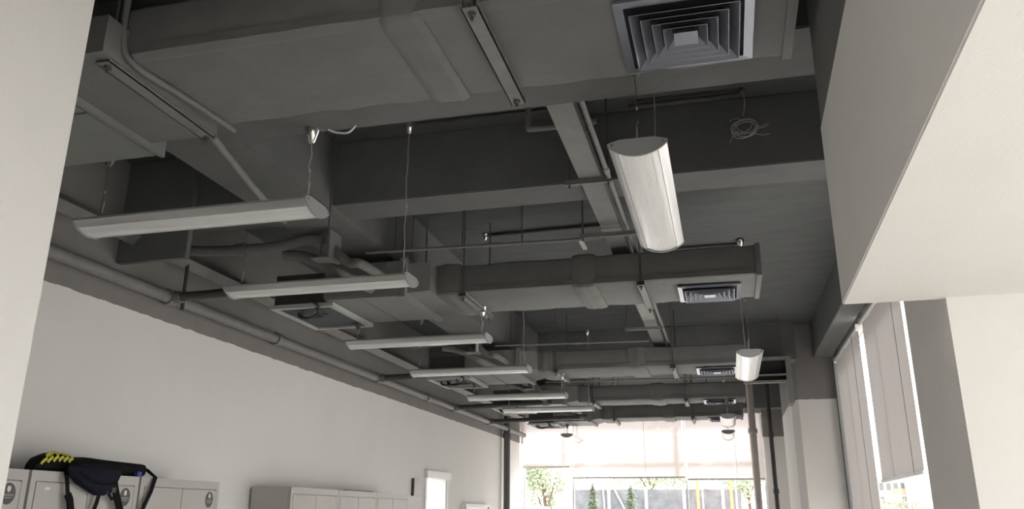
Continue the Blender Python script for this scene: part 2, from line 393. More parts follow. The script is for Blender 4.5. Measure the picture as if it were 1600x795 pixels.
# ------------------------------------------------------------------ ducts
def rrect(x, y0, y1, z0, z1, r, e):
    y0 -= e; y1 += e; z0 -= e; z1 += e; p = []
    for cy, cz, a0 in ((y1-r, z1-r, 0), (y0+r, z1-r, PI/2), (y0+r, z0+r, PI), (y1-r, z0+r, 1.5*PI)):
        for k in range(3):
            a = a0+k*PI/4; p.append((x, cy+r*math.cos(a), cz+r*math.sin(a)))
    return p
def duct(label, y0, y1, z0, z1, x0, x1, collars, seed):
    rnd = random.Random(seed)
    t = thing('air_duct', label, 'duct', group='wrapped air ducts across the ceiling')
    n = 26; loops = []
    for i in range(n+1):
        x = x0+(x1-x0)*i/n; loops.append(rrect(x, y0, y1, z0, z1, 0.018, rnd.uniform(-0.003, 0.005)))
    MB().loft(loops).build('duct_wrap', m_duct, t, smooth=50)
    # lapped seam of the wrapping along the lower front edge
    sm = []
    for i in range(n+1):
        x = x0+0.05+(x1-x0-0.1)*i/n; k = rnd.uniform(0.004, 0.012)
        sm.append([(x, y0-0.004-k, z0+0.045), (x, y0-0.010-k, z0+0.005), (x, y0+0.012, z0-0.008), (x, y0+0.03, z0-0.004), (x, y0+0.02, z0+0.02)])
    MB().loft(sm).build('wrap_seam', m_duct, t, smooth=40)
    for c0, c1 in collars:
        loops = []
        for i in range(9):
            f = i/8; x = c0+(c1-c0)*f + rnd.uniform(-0.003, 0.003)
            loops.append(rrect(x, y0, y1, z0, z1, 0.022, 0.012+0.007*math.sin(PI*f)+rnd.uniform(-0.003, 0.003)))
        MB().loft(loops).build('collar', m_collar, t, smooth=60)
    for x in (x1,):
        MB().loft([rrect(x-0.03, y0, y1, z0, z1, 0.02, 0.012), rrect(x+0.004, y0, y1, z0, z1, 0.02, 0.012)]).build('end_flange', m_duct, t, smooth=40)
    return t
DUCTS = [(2.23, 2.80), (5.72, 6.38), (9.28, 9.93), (12.08, 12.66), (14.42, 15.02)]
DL = ['nearest grey wrapped air duct, running across the top of the picture',
      'second grey wrapped air duct, behind the largest hanging light',
      'third grey wrapped air duct, level with the white pendant by the far pillar',
      'fourth dark wrapped air duct, towards the far window',
      'farthest dark wrapped air duct, just before the far window']
for i, (y0, y1) in enumerate(DUCTS):
    if i == 0: cl = [(-1.04, -0.885)]
    elif i == 1: cl = [(-2.06, -1.86), (-1.0, -0.83)]
    else: cl = [(-2.06, -1.88), (-1.0, -0.80)]
    duct(DL[i], y0, y1, 3.2, 3.42, -2.06, 0.33, cl, i+3)

# four-way ceiling diffusers under each duct
def make_diffuser():
    t = thing('air_diffuser', 'x', 'air vent')
    h = 0.225; m = MB()
    o = [(-h, -h, 0), (h, -h, 0), (h, h, 0), (-h, h, 0)]; q = h-0.032
    i_ = [(-q, -q, -0.012), (q, -q, -0.012), (q, q, -0.012), (-q, q, -0.012)]
    j_ = [(-q, -q, 0.0), (q, -q, 0.0), (q, q, 0.0), (-q, q, 0.0)]
    o2 = [(x, y, -0.010) for x, y, z in o]
    fr = []
    loops = [o, o2, i_, j_]
    m.loft(loops, cap=False)
    m.build('flange', m_diff, t)
    B((-q, -q, 0.0), (q, q, 0.002)).build('throat_shade_plate', m_black, t)  # flat black plate, painted shade in place of the deep duct interior
    def ring(a, dz0, dz1, flare, th=0.002):
        m = MB()
        def sq(s, z): return [(-s, -s, z), (s, -s, z), (s, s, z), (-s, s, z)]
        return m.loft([sq(a, dz0), sq(a-flare, dz1), sq(a-flare-th, dz1), sq(a-th, dz0), sq(a, dz0)], cap=False)
    for a in (0.178, 0.143, 0.108, 0.073):
        ring(a, -0.032, -0.004, 0.027).build('louvre_ring', m_diff, t)
    c = MB(); a = 0.04
    c.loft([[(-a, -a, -0.032), (a, -a, -0.032), (a, a, -0.032), (-a, a, -0.032)], [(-a+.02, -a+.02, -0.004), (a-.02, -a+.02, -0.004), (a-.02, a-.02, -0.004), (-a+.02, a-.02, -0.004)]])
    c.build('centre_plate', m_diff, t)
    return t
diff0 = make_diffuser()
VL = ['large blue-grey square air vent under the nearest duct', 'square air vent under the second duct', 'square air vent under the third duct, left of the white pendant',
      'small square air vent under the fourth duct', 'small square air vent under the farthest duct']
for i, (y0, y1) in enumerate(DUCTS):
    o = diff0 if i == 0 else copy_tree(diff0)
    o.location = (-0.03, (y0+y1)/2+(0.0 if i == 0 else 0.03), 3.186)
    tag(o, VL[i], 'air vent', 'square ceiling air vents')

# trapeze hangers
def hanger(label, x, y0, y1, z, top, w_=0.058, group='trapeze hangers under the ducts', rodtop=True):
    t = thing('duct_hanger', label, 'hanger', (x, 0, 0), group=group)
    m = MB(); h = 0.032
    # open channel section
    for a, b in (((-w_/2, y0, z), (w_/2, y1, z+0.004)), ((-w_/2, y0, z), (-w_/2+0.004, y1, z+h)), ((w_/2-0.004, y0, z), (w_/2, y1, z+h))):
        m.box(a, b)
    m.build('channel', m_steel, t)
    for y in (y0+0.03, y1-0.03):
        MB().tube([(0, y, z-0.03), (0, y, top)], 0.006, 8).build('rod', m_rod, t, smooth=40)
        MB().lathe([(0.014, 0), (0.014, 0.012)], 6, (0, y, z-0.012)).build('nut', m_rod, t)
    return t
HX = [(-2.085, 'left end'), (-0.71, 'middle')]
HN = ['nearest', 'second', 'third', 'fourth', 'farthest']
for i, (y0, y1) in enumerate(DUCTS):
    xs = [-2.09, -0.70] if i == 0 else [-1.83, -0.50]
    for x, nm in zip(xs, ('left', 'middle')):
        top = 3.35 if False else SLAB
        hanger('steel channel hanger under the %s part of the %s duct' % (nm, HN[i]), x, y0-0.06, y1+0.05 if i else y1+0.04, 3.158, SLAB)

# ------------------------------------------------------------------ fan coil units at the left end of each duct
def make_fcu(z1):
    t = thing('fan_coil_unit', 'x', 'fan coil')
    # local: x from 0 (right face) to -0.70, y from 0 to 0.80, z from 0
    B((-0.62, 0.0, 0.012), (0.0, 0.80, z1)).build('casing', m_panel, t, bevel=0.006)
    B((-0.61, 0.01, 0.0), (-0.32, 0.79, 0.012)).build('access_panel', m_panel, t, bevel=0.003)
    B((-0.31, 0.01, 0.0), (-0.02, 0.79, 0.012)).build('access_panel', m_panel, t, bevel=0.003)
    m = MB(); m.box((0.0, -0.02, -0.015), (0.05, 0.82, 0.03)).box((0.0, -0.02, z1-0.03), (0.05, 0.82, z1+0.015)).box((0.0, -0.02, 0.03), (0.05, 0.02, z1-0.03)).box((0.0, 0.78, 0.03), (0.05, 0.82, z1-0.03))
    m.build('outlet_flange', m_panel, t)
    MB().loft([[(0.05, 0.02, 0.02), (0.05, 0.78, 0.02), (0.05, 0.78, z1-0.02), (0.05, 0.02, z1-0.02)], [(0.20, 0.10, 0.05), (0.20, 0.72, 0.05), (0.20, 0.72, z1+0.0), (0.20, 0.10, z1+0.0)]]).build('canvas_neck', m_duct, t)
    # return filter hanging open on the left
    f = B((-1.05, 0.10, -0.022), (-0.60, 0.76, -0.012)).build('filter_mesh', m_mesh, t)
    fr = MB(); fr.box((-1.09, 0.05, -0.035), (-0.56, 0.09, -0.004)).box((-1.09, 0.77, -0.035), (-0.56, 0.81, -0.004)).box((-1.09, 0.09, -0.035), (-1.05, 0.77, -0.004)).box((-0.60, 0.09, -0.035), (-0.56, 0.77, -0.004))
    fr.build('filter_frame', m_frame, t)
    B((-1.07, 0.08, 0.0), (-0.63, 0.78, z1-0.03)).build('return_plenum', m_hose, t)
    for x, y in ((-0.62, 0.06), (-0.08, 0.06), (-0.62, 0.74), (-0.08, 0.74)):
        MB().tube([(x, y, z1), (x, y, 3.99-3.14)], 0.006, 6).build('rod', m_rod, t)
    return t
fcu0 = make_fcu(0.27)
FL = ['grey fan coil unit at the left end of the nearest duct', 'grey fan coil unit with an open filter frame, left of the second duct', 'grey fan coil unit left of the third duct',
      'grey fan coil unit left of the fourth duct', 'grey fan coil unit left of the farthest duct, lit by the window']
for i, (y0, y1) in enumerate(DUCTS):
    if i == 0: continue
    o = fcu0 if i == 1 else copy_tree(fcu0)
    o.location = (-2.25, y0-0.26, 3.14); tag(o, FL[i], 'fan coil', 'fan coil units by the left wall')
t = thing('fan_coil_unit', FL[0], 'fan coil', (-2.40, 2.12, 3.15), group='fan coil units by the left wall')
B((-0.70, -0.10, 0.012), (0.0, 0.80, 0.18)).build('casing', m_panel, t, bevel=0.006)
B((-0.69, -0.09, 0.0), (-0.02, 0.35, 0.012)).build('access_panel', m_panel, t, bevel=0.003)
B((-0.69, 0.36, 0.0), (-0.02, 0.79, 0.012)).build('access_panel', m_panel, t, bevel=0.003)
B((0.0, 0.0, 0.02), (0.35, 0.70, 0.17)).build('canvas_neck', m_duct, t)
B((0.0, -0.10, -0.006), (0.02, 0.80, 0.185)).build('outlet_flange', m_panel, t)

# ------------------------------------------------------------------ pipes
def pipe(name, label, pts, r, m, cat='pipe', group=None, smooth=0, n=12, couplings=(), cm=None, rad=None):
    t = thing(name, label, cat, group=group)
    MB().tube(pts, r, n, smooth, rad).build('pipe_run', m, t, smooth=50)
    for c, d in couplings:
        c = Vector(c); d = Vector(d)
        MB().tube([c-d*0.04, c+d*0.04], r*1.35, n).build('coupling', cm or m, t, smooth=40)
    return t
pipe('sprinkler_main', 'long grey pipe running along the top of the left wall', [(-3.9, -2.9, 3.12), (-3.9, 16.3, 3.12)], 0.045, m_pipe,
     couplings=[((-3.9, y, 3.12), (0, 1, 0)) for y in (5.06, 6.6, 8.9, 10.6, 11.75, 13.7)])
pipe('cable_trunking', 'upper square trunking above the long pipe on the left wall', [(-3.88, -2.9, 3.43), (-3.88, 16.3, 3.43)], 0.06, m_pipe, cat='trunking', n=4)
pipe('hanger_rod', 'thin dark rod holding the long wall pipe near the second light', [(-3.86, 5.16, 3.05), (-3.86, 5.16, 3.50)], 0.014, m_darkpipe, cat='rod')
BR = [(5.06, 'second'), (8.9, 'fourth'), (11.75, 'fifth'), (13.7, 'last')]
for (y, nm), xe in zip(BR, (-2.52, -2.9, -2.4, -2.2)):
    pipe('branch_pipe', 'dark branch pipe from the wall main near the %s pendant of the left row' % nm, [(-3.86, y, 3.12), (-3.6, y, 3.125), (xe, y, 3.16)], 0.034, m_darkpipe,
         group='branch pipes off the left wall main', couplings=[((xe-0.08, y, 3.157), (1, 0, 0)), ((-3.84, y, 3.12), (1, 0, 0))], cm=m_insul)
for i, (y0, y1) in enumerate(DUCTS):
    if i == 0: continue
    y = y0-0.72; nm = HN[i]
    g = 'insulated pipes to the fan coil units'
    pipe('insulated_pipe', 'sagging insulated pipe leading to the %s fan coil unit' % nm,
         [(-3.98, y, 3.49), (-3.7, y, 3.45), (-3.3, y, 3.425), (-3.0, y, 3.43), (-2.80, y, 3.462), (-2.66, y, 3.455)], 0.037, m_insul, group=g, smooth=6,
         couplings=[((-3.3, y, 3.425), (1, 0, 0)), ((-3.8, y, 3.463), (1, 0, 0))])
    pipe('insulated_pipe', 'upper thin insulated pipe behind the sagging one at the %s fan coil unit' % nm,
         [(-3.98, y+0.10, 3.52), (-3.5, y+0.1, 3.485), (-3.1, y+0.1, 3.48), (-2.74, y+0.1, 3.48)], 0.022, m_insul, group=g, smooth=6)
    pipe('insulated_pipe', 'thick insulated pipe bending down into the %s fan coil unit' % nm,
         [(-3.0, y+0.08, 3.39), (-2.85, y+0.08, 3.365), (-2.68, y+0.08, 3.30), (-2.55, y+0.12, 3.22), (-2.47, y+0.44, 3.20)], 0.040, m_insul, group=g, smooth=6)
    pipe('insulated_pipe', 'short insulated elbow below the plate at the %s fan coil unit' % nm,
         [(-2.58, y+0.02, 3.39), (-2.53, y+0.02, 3.33), (-2.45, y+0.03, 3.275), (-2.38, y+0.05, 3.27), (-2.36, y+0.44, 3.27)], 0.034, m_insul, group=g, smooth=6)
    t = thing('pipe_bracket', 'grey plate bracket on the pipes at the %s fan coil unit' % nm, 'bracket', (-2.56, y, 3.40), group='plate brackets on the insulated pipes')
    B((-0.012, -0.09, -0.10), (0.0, 0.09, 0.10)).build('plate', m_frame if i > 1 else m_steel, t, bevel=0.002)
    B((-0.14, -0.09, -0.11), (0.0, 0.09, -0.10)).build('ledge', m_steel, t)
    MB().tube([(-0.07, -0.07, -0.10), (-0.07, -0.07, 0.109)], 0.005, 6).build('rod', m_rod, t)
    # loose hoses by the filter
    for k in range(3):
        rnd = random.Random(i*10+k); bx_, by = -2.98+rnd.uniform(-.06, .06), y0-0.18+k*0.03
        pts = [(bx_-0.12, by+0.2, 3.20), (bx_-0.05, by, 3.17+0.02*k), (bx_+0.04, by-0.03, 3.11-0.02*k), (bx_+0.0+0.03*k, by+0.05, 3.07), (bx_-0.12, by+0.10, 3.05+0.01*k), (bx_-0.22, by+0.16, 3.09), (bx_-0.24, by+0.24, 3.18)]
        pipe('flexible_hose', '%s dark flexible hose hanging by the filter of the %s fan coil unit' % (('front', 'middle', 'rear')[k], nm), pts, 0.011, m_hose, cat='hose', group='loose hoses by the filters', smooth=7, n=8)
    # thin sprinkler line crossing in front of the duct
    if i < 4:
        ye = y0-0.45 if i < 3 else y0-0.5
        pipe('sprinkler_line', 'thin pipe crossing in front of the %s duct' % nm, [(-2.45, ye, 3.425), (-0.72 if i < 3 else 0.75, ye, 3.40)], 0.011, m_steel, group='thin cross pipes in front of the ducts',
             couplings=[((-1.5, ye, 3.412 if i < 3 else 3.42), (1, 0, 0))])
pipe('slanting_conduit', 'thin grey conduit slanting past the left end of the nearest duct', [(-2.07, 2.82, 3.165), (-2.36, 3.62, 3.27), (-2.62, 4.4, 3.375)], 0.019, m_steel)
pipe('duct_edge_hem', 'rounded end edge and wrap hem at the left end of the nearest duct', [(-2.07, 2.24, 3.98), (-2.07, 2.22, 3.5), (-2.05, 2.21, 3.26), (-2.03, 2.27, 3.19), (-2.0, 2.5, 3.188), (-1.97, 2.83, 3.188)], 0.013, m_duct, smooth=6)  # tube standing in for the duct's rounded end edge and fabric hem
# conduits under the slab
pipe('ceiling_conduit', 'dark conduit under the slab ending at a light cup behind the second duct', [(-1.95, 6.66, 3.98), (-0.80, 6.62, 3.98)], 0.016, m_darkpipe)
pipe('ceiling_conduit', 'conduit under the slab reaching the cup right of the largest hanging light', [(-0.62, 7.45, 3.98), (0.27, 7.45, 3.98)], 0.016, m_darkpipe)
pipe('ceiling_conduit', 'conduit along the slab above the coil of wire', [(-0.42, 4.50, 3.96), (0.22, 4.50, 3.96), (0.25, 4.50, 3.995)], 0.016, m_darkpipe)
pipe('ceiling_conduit', 'dark conduit along the slab left of the cable tray', [(-1.75, 4.40, 3.955), (-0.9, 4.40, 3.955)], 0.014, m_darkpipe)
pipe('drain_loop', 'pale U-shaped pipe loop beside the cable tray', [(-1.01, 4.35, 3.99), (-1.01, 4.35, 3.84), (-0.97, 4.35, 3.81), (-0.60, 4.35, 3.815)], 0.020, m_steel, smooth=5)
for k, (x, y, z0, lab) in enumerate([(-0.56, 3.7, 3.43, 'thin steel rod dropping beside the cable tray near the nearest duct'), (-2.36, 4.5, 3.30, 'thin dark rod in the corner of the crossing beams'),
        (-1.72, 5.3, 3.40, 'first thin rod holding the cross pipe behind the beam'), (-1.28, 5.3, 3.40, 'second thin rod holding the cross pipe behind the beam'), (-2.1, 5.3, 3.40, 'thin rod holding the left end of the cross pipe')]):
    pipe('hanger_rod', lab, [(x, y, z0), (x, y, SLAB-0.005 if k != 1 else SLAB-0.005)], 0.006, m_rod, cat='rod', n=8)

# ------------------------------------------------------------------ cable tray
t = thing('cable_tray', 'long flat grey cable tray running away under the beams', 'cable tray')
tz = 3.48; a0, a1 = -0.72, -0.59
for s0, s1 in ((3.25, 5.35), (5.36, 7.45), (7.46, 10.2)):
    m = MB(); m.box((a0, s0, tz), (a1, s1, tz+0.004)).box((a0, s0, tz+0.004), (a0+0.004, s1, tz+0.055)).box((a1-0.004, s0, tz+0.004), (a1, s1, tz+0.055))
    m.build('tray_section', m_steel, t)
for y in (5.355, 7.455):
    B((a0-0.004, y-0.06, tz-0.005), (a1+0.004, y+0.06, tz)).build('joint_plate', m_steel, t)
pipe('tray_conduit', 'thin conduit running along the right edge of the cable tray', [(-0.545, 3.25, 3.475), (-0.545, 10.0, 3.475)], 0.014, m_steel,
     couplings=[((-0.545, y, 3.475), (0, 1, 0)) for y in (4.3, 6.0, 8.2)])
TB = [(4.42, -0.80, -0.53, 3.45, 'small channel bracket clamped under the cable tray before the beam'), (5.25, -0.86, -0.44, 3.40, 'channel bracket under the cable tray behind the beam'),
      (7.2, -0.80, -0.42, 3.44, 'channel bracket under the cable tray behind the second duct'), (8.35, -0.92, -0.53, 3.42, 'channel bracket under the far end of the cable tray')]
for y, x0, x1, z, lab in TB:
    t = thing('tray_bracket', lab, 'bracket', (0, y, 0), group='brackets under the cable tray')
    m = MB(); m.box((x0, -0.016, z), (x1, 0.016, z+0.003)).box((x0, -0.016, z), (x1, -0.013, z+0.028)).box((x0, 0.013, z), (x1, 0.016, z+0.028))
    m.build('channel', m_steel, t)
    for x in (x0+0.02, x1-0.02):
        MB().tube([(x, 0, z-0.02), (x, 0, SLAB-0.002)], 0.006, 8).build('rod', m_rod, t)
t = tag(MB().box((-0.875, 5.26, 3.385), (-0.845, 5.46, 3.40)).build('loose_channel', m_frame, bevel=0.002), 'short pale channel stub sticking out beside the cable tray bracket', 'bracket')

# ------------------------------------------------------------------ pendant lights (built along local x)
def make_light(L, W=0.225, sag=0.046):
    t = thing('pendant_light', 'x', 'light')
    h = W/2; R = (h*h+sag*sag)/(2*sag); a = math.asin(h/R); cz = R-sag
    def arc(a0, a1, n, rr=R): return [(rr*math.sin(a0+(a1-a0)*k/n), cz-rr*math.cos(a0+(a1-a0)*k/n)) for k in range(n+1)]
    ar = a*0.66
    def sweep(prof, x0, x1, name, m, sm=50):
        return MB().loft([[(x0, y, z) for y, z in prof], [(x1, y, z) for y, z in prof]]).build(name, m, t, smooth=sm)
    e = L/2-0.008
    ln = arc(-ar, ar, 16, R-0.004); ln2 = [(y*0.99, z+0.004) for y, z in ln][::-1]
    sweep(ln+ln2, -e, e, 'lens', m_lens)
    for s in (-1, 1):
        p = arc(s*ar, s*a, 5); q = [(s*(h-0.006), 0.012), (p[0][0]*0.97, 0.012), (p[0][0]*0.985, p[0][1]+0.006)]
        sweep(p+[(s*h, 0.010)]+q, -e, e, 'side_rail', m_alu, 40)
    tp = [(-h+0.002, 0.008), (-h*0.6, 0.022), (h*0.6, 0.022), (h-0.002, 0.008), (h*0.6, 0.012), (-h*0.6, 0.012)]
    sweep(tp, -e, e, 'top_cover', m_alu, 40)
    cp = arc(-a, a, 18, R+0.002)+[(h+0.003, 0.012), (h*0.6, 0.026), (-h*0.6, 0.026), (-h-0.003, 0.012)]
    for s in (-1, 1):
        o = sweep(cp, s*(L/2-0.010), s*L/2, 'end_cap', m_cap, 40)
        for yy in (-h*0.86, h*0.86):
            MB().tube([(s*L/2-s*0.002, yy, 0.004), (s*L/2+s*0.003, yy, 0.004)], 0.005, 8).build('screw', m_chrome, o)
    return t
def hang(t, L, z, tops, dx=0.06, wob=0.006, seed=0):
    rnd = random.Random(seed)
    for s, top in zip((-1, 1), tops):
        x = s*(L/2-dx); H = top-z
        n = 9; pts = [(x, 0, 0.02)]+[(x+rnd.uniform(-wob, wob), rnd.uniform(-wob, wob), 0.02+(H-0.08)*k/n) for k in range(1, n)]+[(x, 0, H-0.05)]
        MB().tube(pts, 0.0028 if s > 0 else 0.002, 6).build('cable', m_wire if s > 0 else m_rod, t)
        MB().tube([(x-0.012, 0.004, 0.02), (x+0.003, 0.003, 0.09), (x+0.010, 0.0, 0.13)], 0.004, 6).build('clip', m_cable, t)
        MB().lathe([(0.008, -0.072), (0.015, -0.068), (0.038, -0.006), (0.039, 0.0)], 18, (x, 0, H)).build('ceiling_cup', m_chrome if s > 0 or top > 3.6 else m_rod, t, smooth=40)
        MB().tube([(x+0.003, 0, 0.45*H), (x+0.004, 0, 0.45*H+0.012)], 0.005, 8).build('cable_grip', m_cable, t)
LIGHTS = [
 # x, y, z, L, rot, tops, label, group
 (-2.367, 3.20, 2.95, 1.25, 0, (3.35, 3.35), 'nearest and largest light of the left row, tapering towards the white wall end', 0),
 (-2.367, 4.45, 2.95, 1.22, 0, (3.99, 3.99), 'second light of the left row, in front of the open filter frame', 0),
 (-2.367, 6.19, 2.95, 1.20, 0, (3.14, 3.2), 'third light of the left row, below the fan coil unit panel', 0),
 (-2.38, 7.68, 2.95, 1.20, 0, (3.51, 3.99), 'fourth light of the left row with a bright glint along it', 0),
 (-2.367, 9.55, 2.95, 1.20, 0, (3.14, 3.2), 'fifth light of the left row, thin and far', 0),
 (-2.26, 10.85, 2.95, 1.22, 0, (3.51, 3.99), 'sixth and farthest crosswise light of the left row', 0),
 (-0.245, 3.515, 2.955, 1.25, 1, (3.35, 3.99), 'large light hanging lengthwise in the middle, its ribbed lens facing down', 1),
 (0.265, 8.0, 2.95, 1.40, 1, (3.99, 3.99), 'white glowing lengthwise light left of the far pillar', 1),
 (0.07, 12.75, 2.95, 1.25, 1, (3.2, 3.99), 'small lengthwise light in front of the far blind, above the last one', 1),
 (0.065, 15.1, 2.95, 1.25, 1, (3.2, 3.99), 'last small lengthwise light against the right far blind', 1),
 (-2.70, 15.1, 2.95, 1.15, 1, (3.14, 3.51), 'last lengthwise light at far left against the bright blind', 1),
]
GR = ['crosswise lights hanging in the left row', 'lengthwise lights hanging under the ceiling']
for i, (x, y, z, L, ro, tops, lab, g) in enumerate(LIGHTS):
    t = make_light(L); t.location = (x, y, z); t.rotation_euler = (0, 0, PI/2 if ro else 0)
    tag(t, lab+'' , 'light', GR[g]); hang(t, L, z, tops, seed=i)

for x, y, lab in ((-1.95, 6.66, 'chrome ceiling cup at the end of the dark conduit behind the second duct'),):
    tag(MB().lathe([(0.006, -0.062), (0.012, -0.058), (0.030, -0.006), (0.031, 0.0)], 18, (x, y, SLAB-0.002)).build('ceiling_cup', m_chrome, smooth=40), lab, 'ceiling cup', None)
# coil of loose wire hanging from the slab
t = thing('wire_coil', 'tangled coil of thin wire hanging under the slab at right', 'wire', (0.25, 4.50, 3.74))
rnd = random.Random(5)
MB().tube([(0, 0, 0.255), (0.005, 0, 0.16), (-0.01, 0, 0.08)], 0.003, 6).build('drop_wire', m_wire, t)
for k in range(6):
    R = rnd.uniform(0.045, 0.075); cx, cz = rnd.uniform(-0.015, 0.015), rnd.uniform(-0.02, 0.02); ph = rnd.uniform(0, 6); ti = rnd.uniform(-0.5, 0.5)
    pts = [(cx+R*math.cos(ph+a*0.35), 0.03*math.sin(ti+a*0.35), cz+R*0.85*math.sin(ph+a*0.35)) for a in range(19)]
    MB().tube(pts, 0.0026, 6).build('wire_loop', m_wire, t)
for k in range(5):
    a = rnd.uniform(0, 2*PI); MB().tube([(0.05*math.cos(a), 0, 0.05*math.sin(a)), (0.10*math.cos(a+0.3), 0.02, 0.09*math.sin(a+0.3)), (0.13*math.cos(a+0.5), 0.0, 0.10*math.sin(a+0.5)-0.02)], 0.0026, 6, smooth=4).build('wire_end', m_wire, t)
tag(MB().tube([(-1.72, 3.20, 3.34), (-1.68, 3.21, 3.325), (-1.62, 3.21, 3.318), (-1.58, 3.2, 3.345)], 0.005, 8, smooth=5).build('stray_cable', m_post), 'short white stray cable end beside the first ceiling cup', 'cable')

# ------------------------------------------------------------------ things at the far right end
t = thing('ceiling_frame', 'pale open frame with crossbars beside the far pillar', 'frame', (0, 10.55, 0))
for z0, z1 in ((3.44, 3.475), (3.245, 3.262), (3.155, 3.185)):
    B((0.30, -0.03, z0), (0.79, 0.03, z1)).build('bar', m_steel, t)
B((0.28, -0.03, 3.155), (0.30, 0.03, 3.475)).build('bar', m_steel, t)
B((0.30, 0.05, 3.185), (0.79, 0.07, 3.44)).build('opening_shade_plate', m_black, t)  # black sheet painting the dark inside of the opening
for x in (0.35, 0.75): MB().tube([(x, 0, 3.47), (x, 0, 3.998)], 0.006, 6).build('rod', m_rod, t)
B((0.79, -0.03, 2.90), (0.855, 0.30, 3.475)).build('side_panel', m_steel, t, bevel=0.004)
pipe('drain_stack', 'thick brown-grey vertical pipe in front of the far window', [(0.50, 15.6, 0.0), (0.50, 15.6, 3.998)], 0.062, mat('brown_grey_pipe', (0.52, 0.47, 0.45), 0.6), couplings=[((0.50, 15.6, z), (0, 0, 1)) for z in (1.0, 3.05)])
pipe('drain_stack', 'slim dark vertical pipe beside the far pillar', [(0.79, 15.3, 0.0), (0.79, 15.3, 3.998)], 0.038, m_darkpipe, couplings=[((0.79, 15.3, z), (0, 0, 1)) for z in (2.0, 2.95)])
pipe('drain_stack', 'dark vertical pipe in the left corner by the far window', [(-3.9, 14.95, 0.0), (-3.9, 14.95, 3.35)], 0.06, m_jamb, couplings=[((-3.9, 14.95, 2.99), (0, 0, 1))])
tag(B((0.40, 16.2, 3.44), (0.70, 16.3, 3.52)).build('wall_ledge', m_frame, bevel=0.004), 'short pale ledge above the thick brown-grey pipe', 'ledge')
t = thing('dome_lamp', 'dark domed lamp hanging between the fourth and farthest ducts', 'lamp', (-0.22, 13.5, 3.30))
MB().lathe([(0.02, 0.0), (0.06, 0.004), (0.12, 0.05), (0.14, 0.10), (0.02, 0.13)], 20).build('dome', m_darkpipe, t, smooth=50)
MB().tube([(0, 0, 0.12), (0, 0, 0.698)], 0.008, 6).build('stem', m_rod, t)

# ------------------------------------------------------------------ lockers
def make_locker(W, logo=True, tagplate=False):
    t = thing('locker', 'x', 'locker')
    H = 1.82; D = 0.38
    # local: y 0..W along wall, x 0 (front) to -D
    m = MB(); fr = 0.035
    m.box((-D, 0, 0), (-0.018, W, H))
    m.build('body', m_locker, t, bevel=0.003)
    f = MB(); f.box((-0.018, 0, 0.06), (0, fr, H)).box((-0.018, W-fr, 0.06), (0, W, H)).box((-0.018, fr, H-0.055), (0, W-fr, H)).box((-0.018, fr, 0.06), (0, W-fr, 0.10))
    f.build('front_frame', m_locker, t)
    dw = (W-2*fr-0.012)/2
    for k in range(2):
        y0 = fr+0.004+k*(dw+0.004)
        d = B((-0.014, y0, 0.104), (-0.002+0.004, y0+dw, H-0.06)).build('door', m_locker, t, bevel=0.002)
        hy = y0+dw-0.04 if k == 0 else y0+0.04
        B((0.002, hy-0.012, 0.85), (0.014, hy+0.012, 0.97)).build('handle', m_cap, d)
        if logo and k == 1:
            cy, cz = y0+dw-0.075, H-0.125; R = 0.046
            ml = MB(); ml.loft([[(x, cy+R*math.cos(2*PI*j/28), cz+R*1.18*math.sin(2*PI*j/28)) for j in range(28)] for x in (0.0015, 0.003)])
            lg = ml.build('logo', m_logo, d, label='dark oval sticker with a small white emblem')
            e = MB()
            sh = [(0.010, 0.016), (0.012, -0.004), (0.0, -0.016), (-0.012, -0.004), (-0.010, 0.016)]
            e.loft([[(x, cy+a, cz+0.022+b) for a, b in sh] for x in (0.003, 0.0036)]); e.build('emblem', m_print, lg)
            e2 = MB()
            for q in range(5):
                yy = cy-0.030+q*0.0135
                e2.box((0.003, yy, cz-0.010), (0.0036, yy+0.0085, cz-0.0085)).box((0.003, yy, cz-0.004), (0.0036, yy+0.0085, cz-0.0025)).box((0.003, yy+0.0035, cz-0.012), (0.0036, yy+0.005, cz-0.001))
            e2.box((0.003, cy-0.022, cz-0.021), (0.0036, cy+0.022, cz-0.019))
            e2.build('lettering', m_print, lg)
        if tagplate and k == 0:
            B((0.0015, y0+0.06, H-0.10), (0.004, y0+0.10, H-0.085)).build('name_tag', m_print, d)
    return t
LX = -3.60
SPEC = [(2.87, 0.86, True, False, 'grey steel locker cut off by the white wall end at left'),
        (3.75, 0.86, True, True, 'grey steel locker behind the hanging waist pack'),
        (4.63, 0.86, True, False, 'grey steel locker right of the bags, with an oval sticker')]
for y, W, lg, tp, lab in SPEC:
    o = make_locker(W, lg, tp); o.location = (LX, y, 0); tag(o, lab, 'locker', 'grey lockers under the bags')
for y, lab in ((6.55, 'first pale cabinet of the row of three, its dark side showing'), (7.46, 'middle pale cabinet of the row of three'), (8.37, 'last pale cabinet of the row of three, nearest the doorway')):
    o = make_locker(0.905, False); o.location = (LX, y, 0); tag(o, lab, 'cabinet', 'row of three pale cabinets')
tag(B((-3.95, 7.9, 1.82), (-3.72, 8.55, 1.835)).build('folder', m_hose, bevel=0.003), 'thin dark folder lying on the cabinets', 'folder')

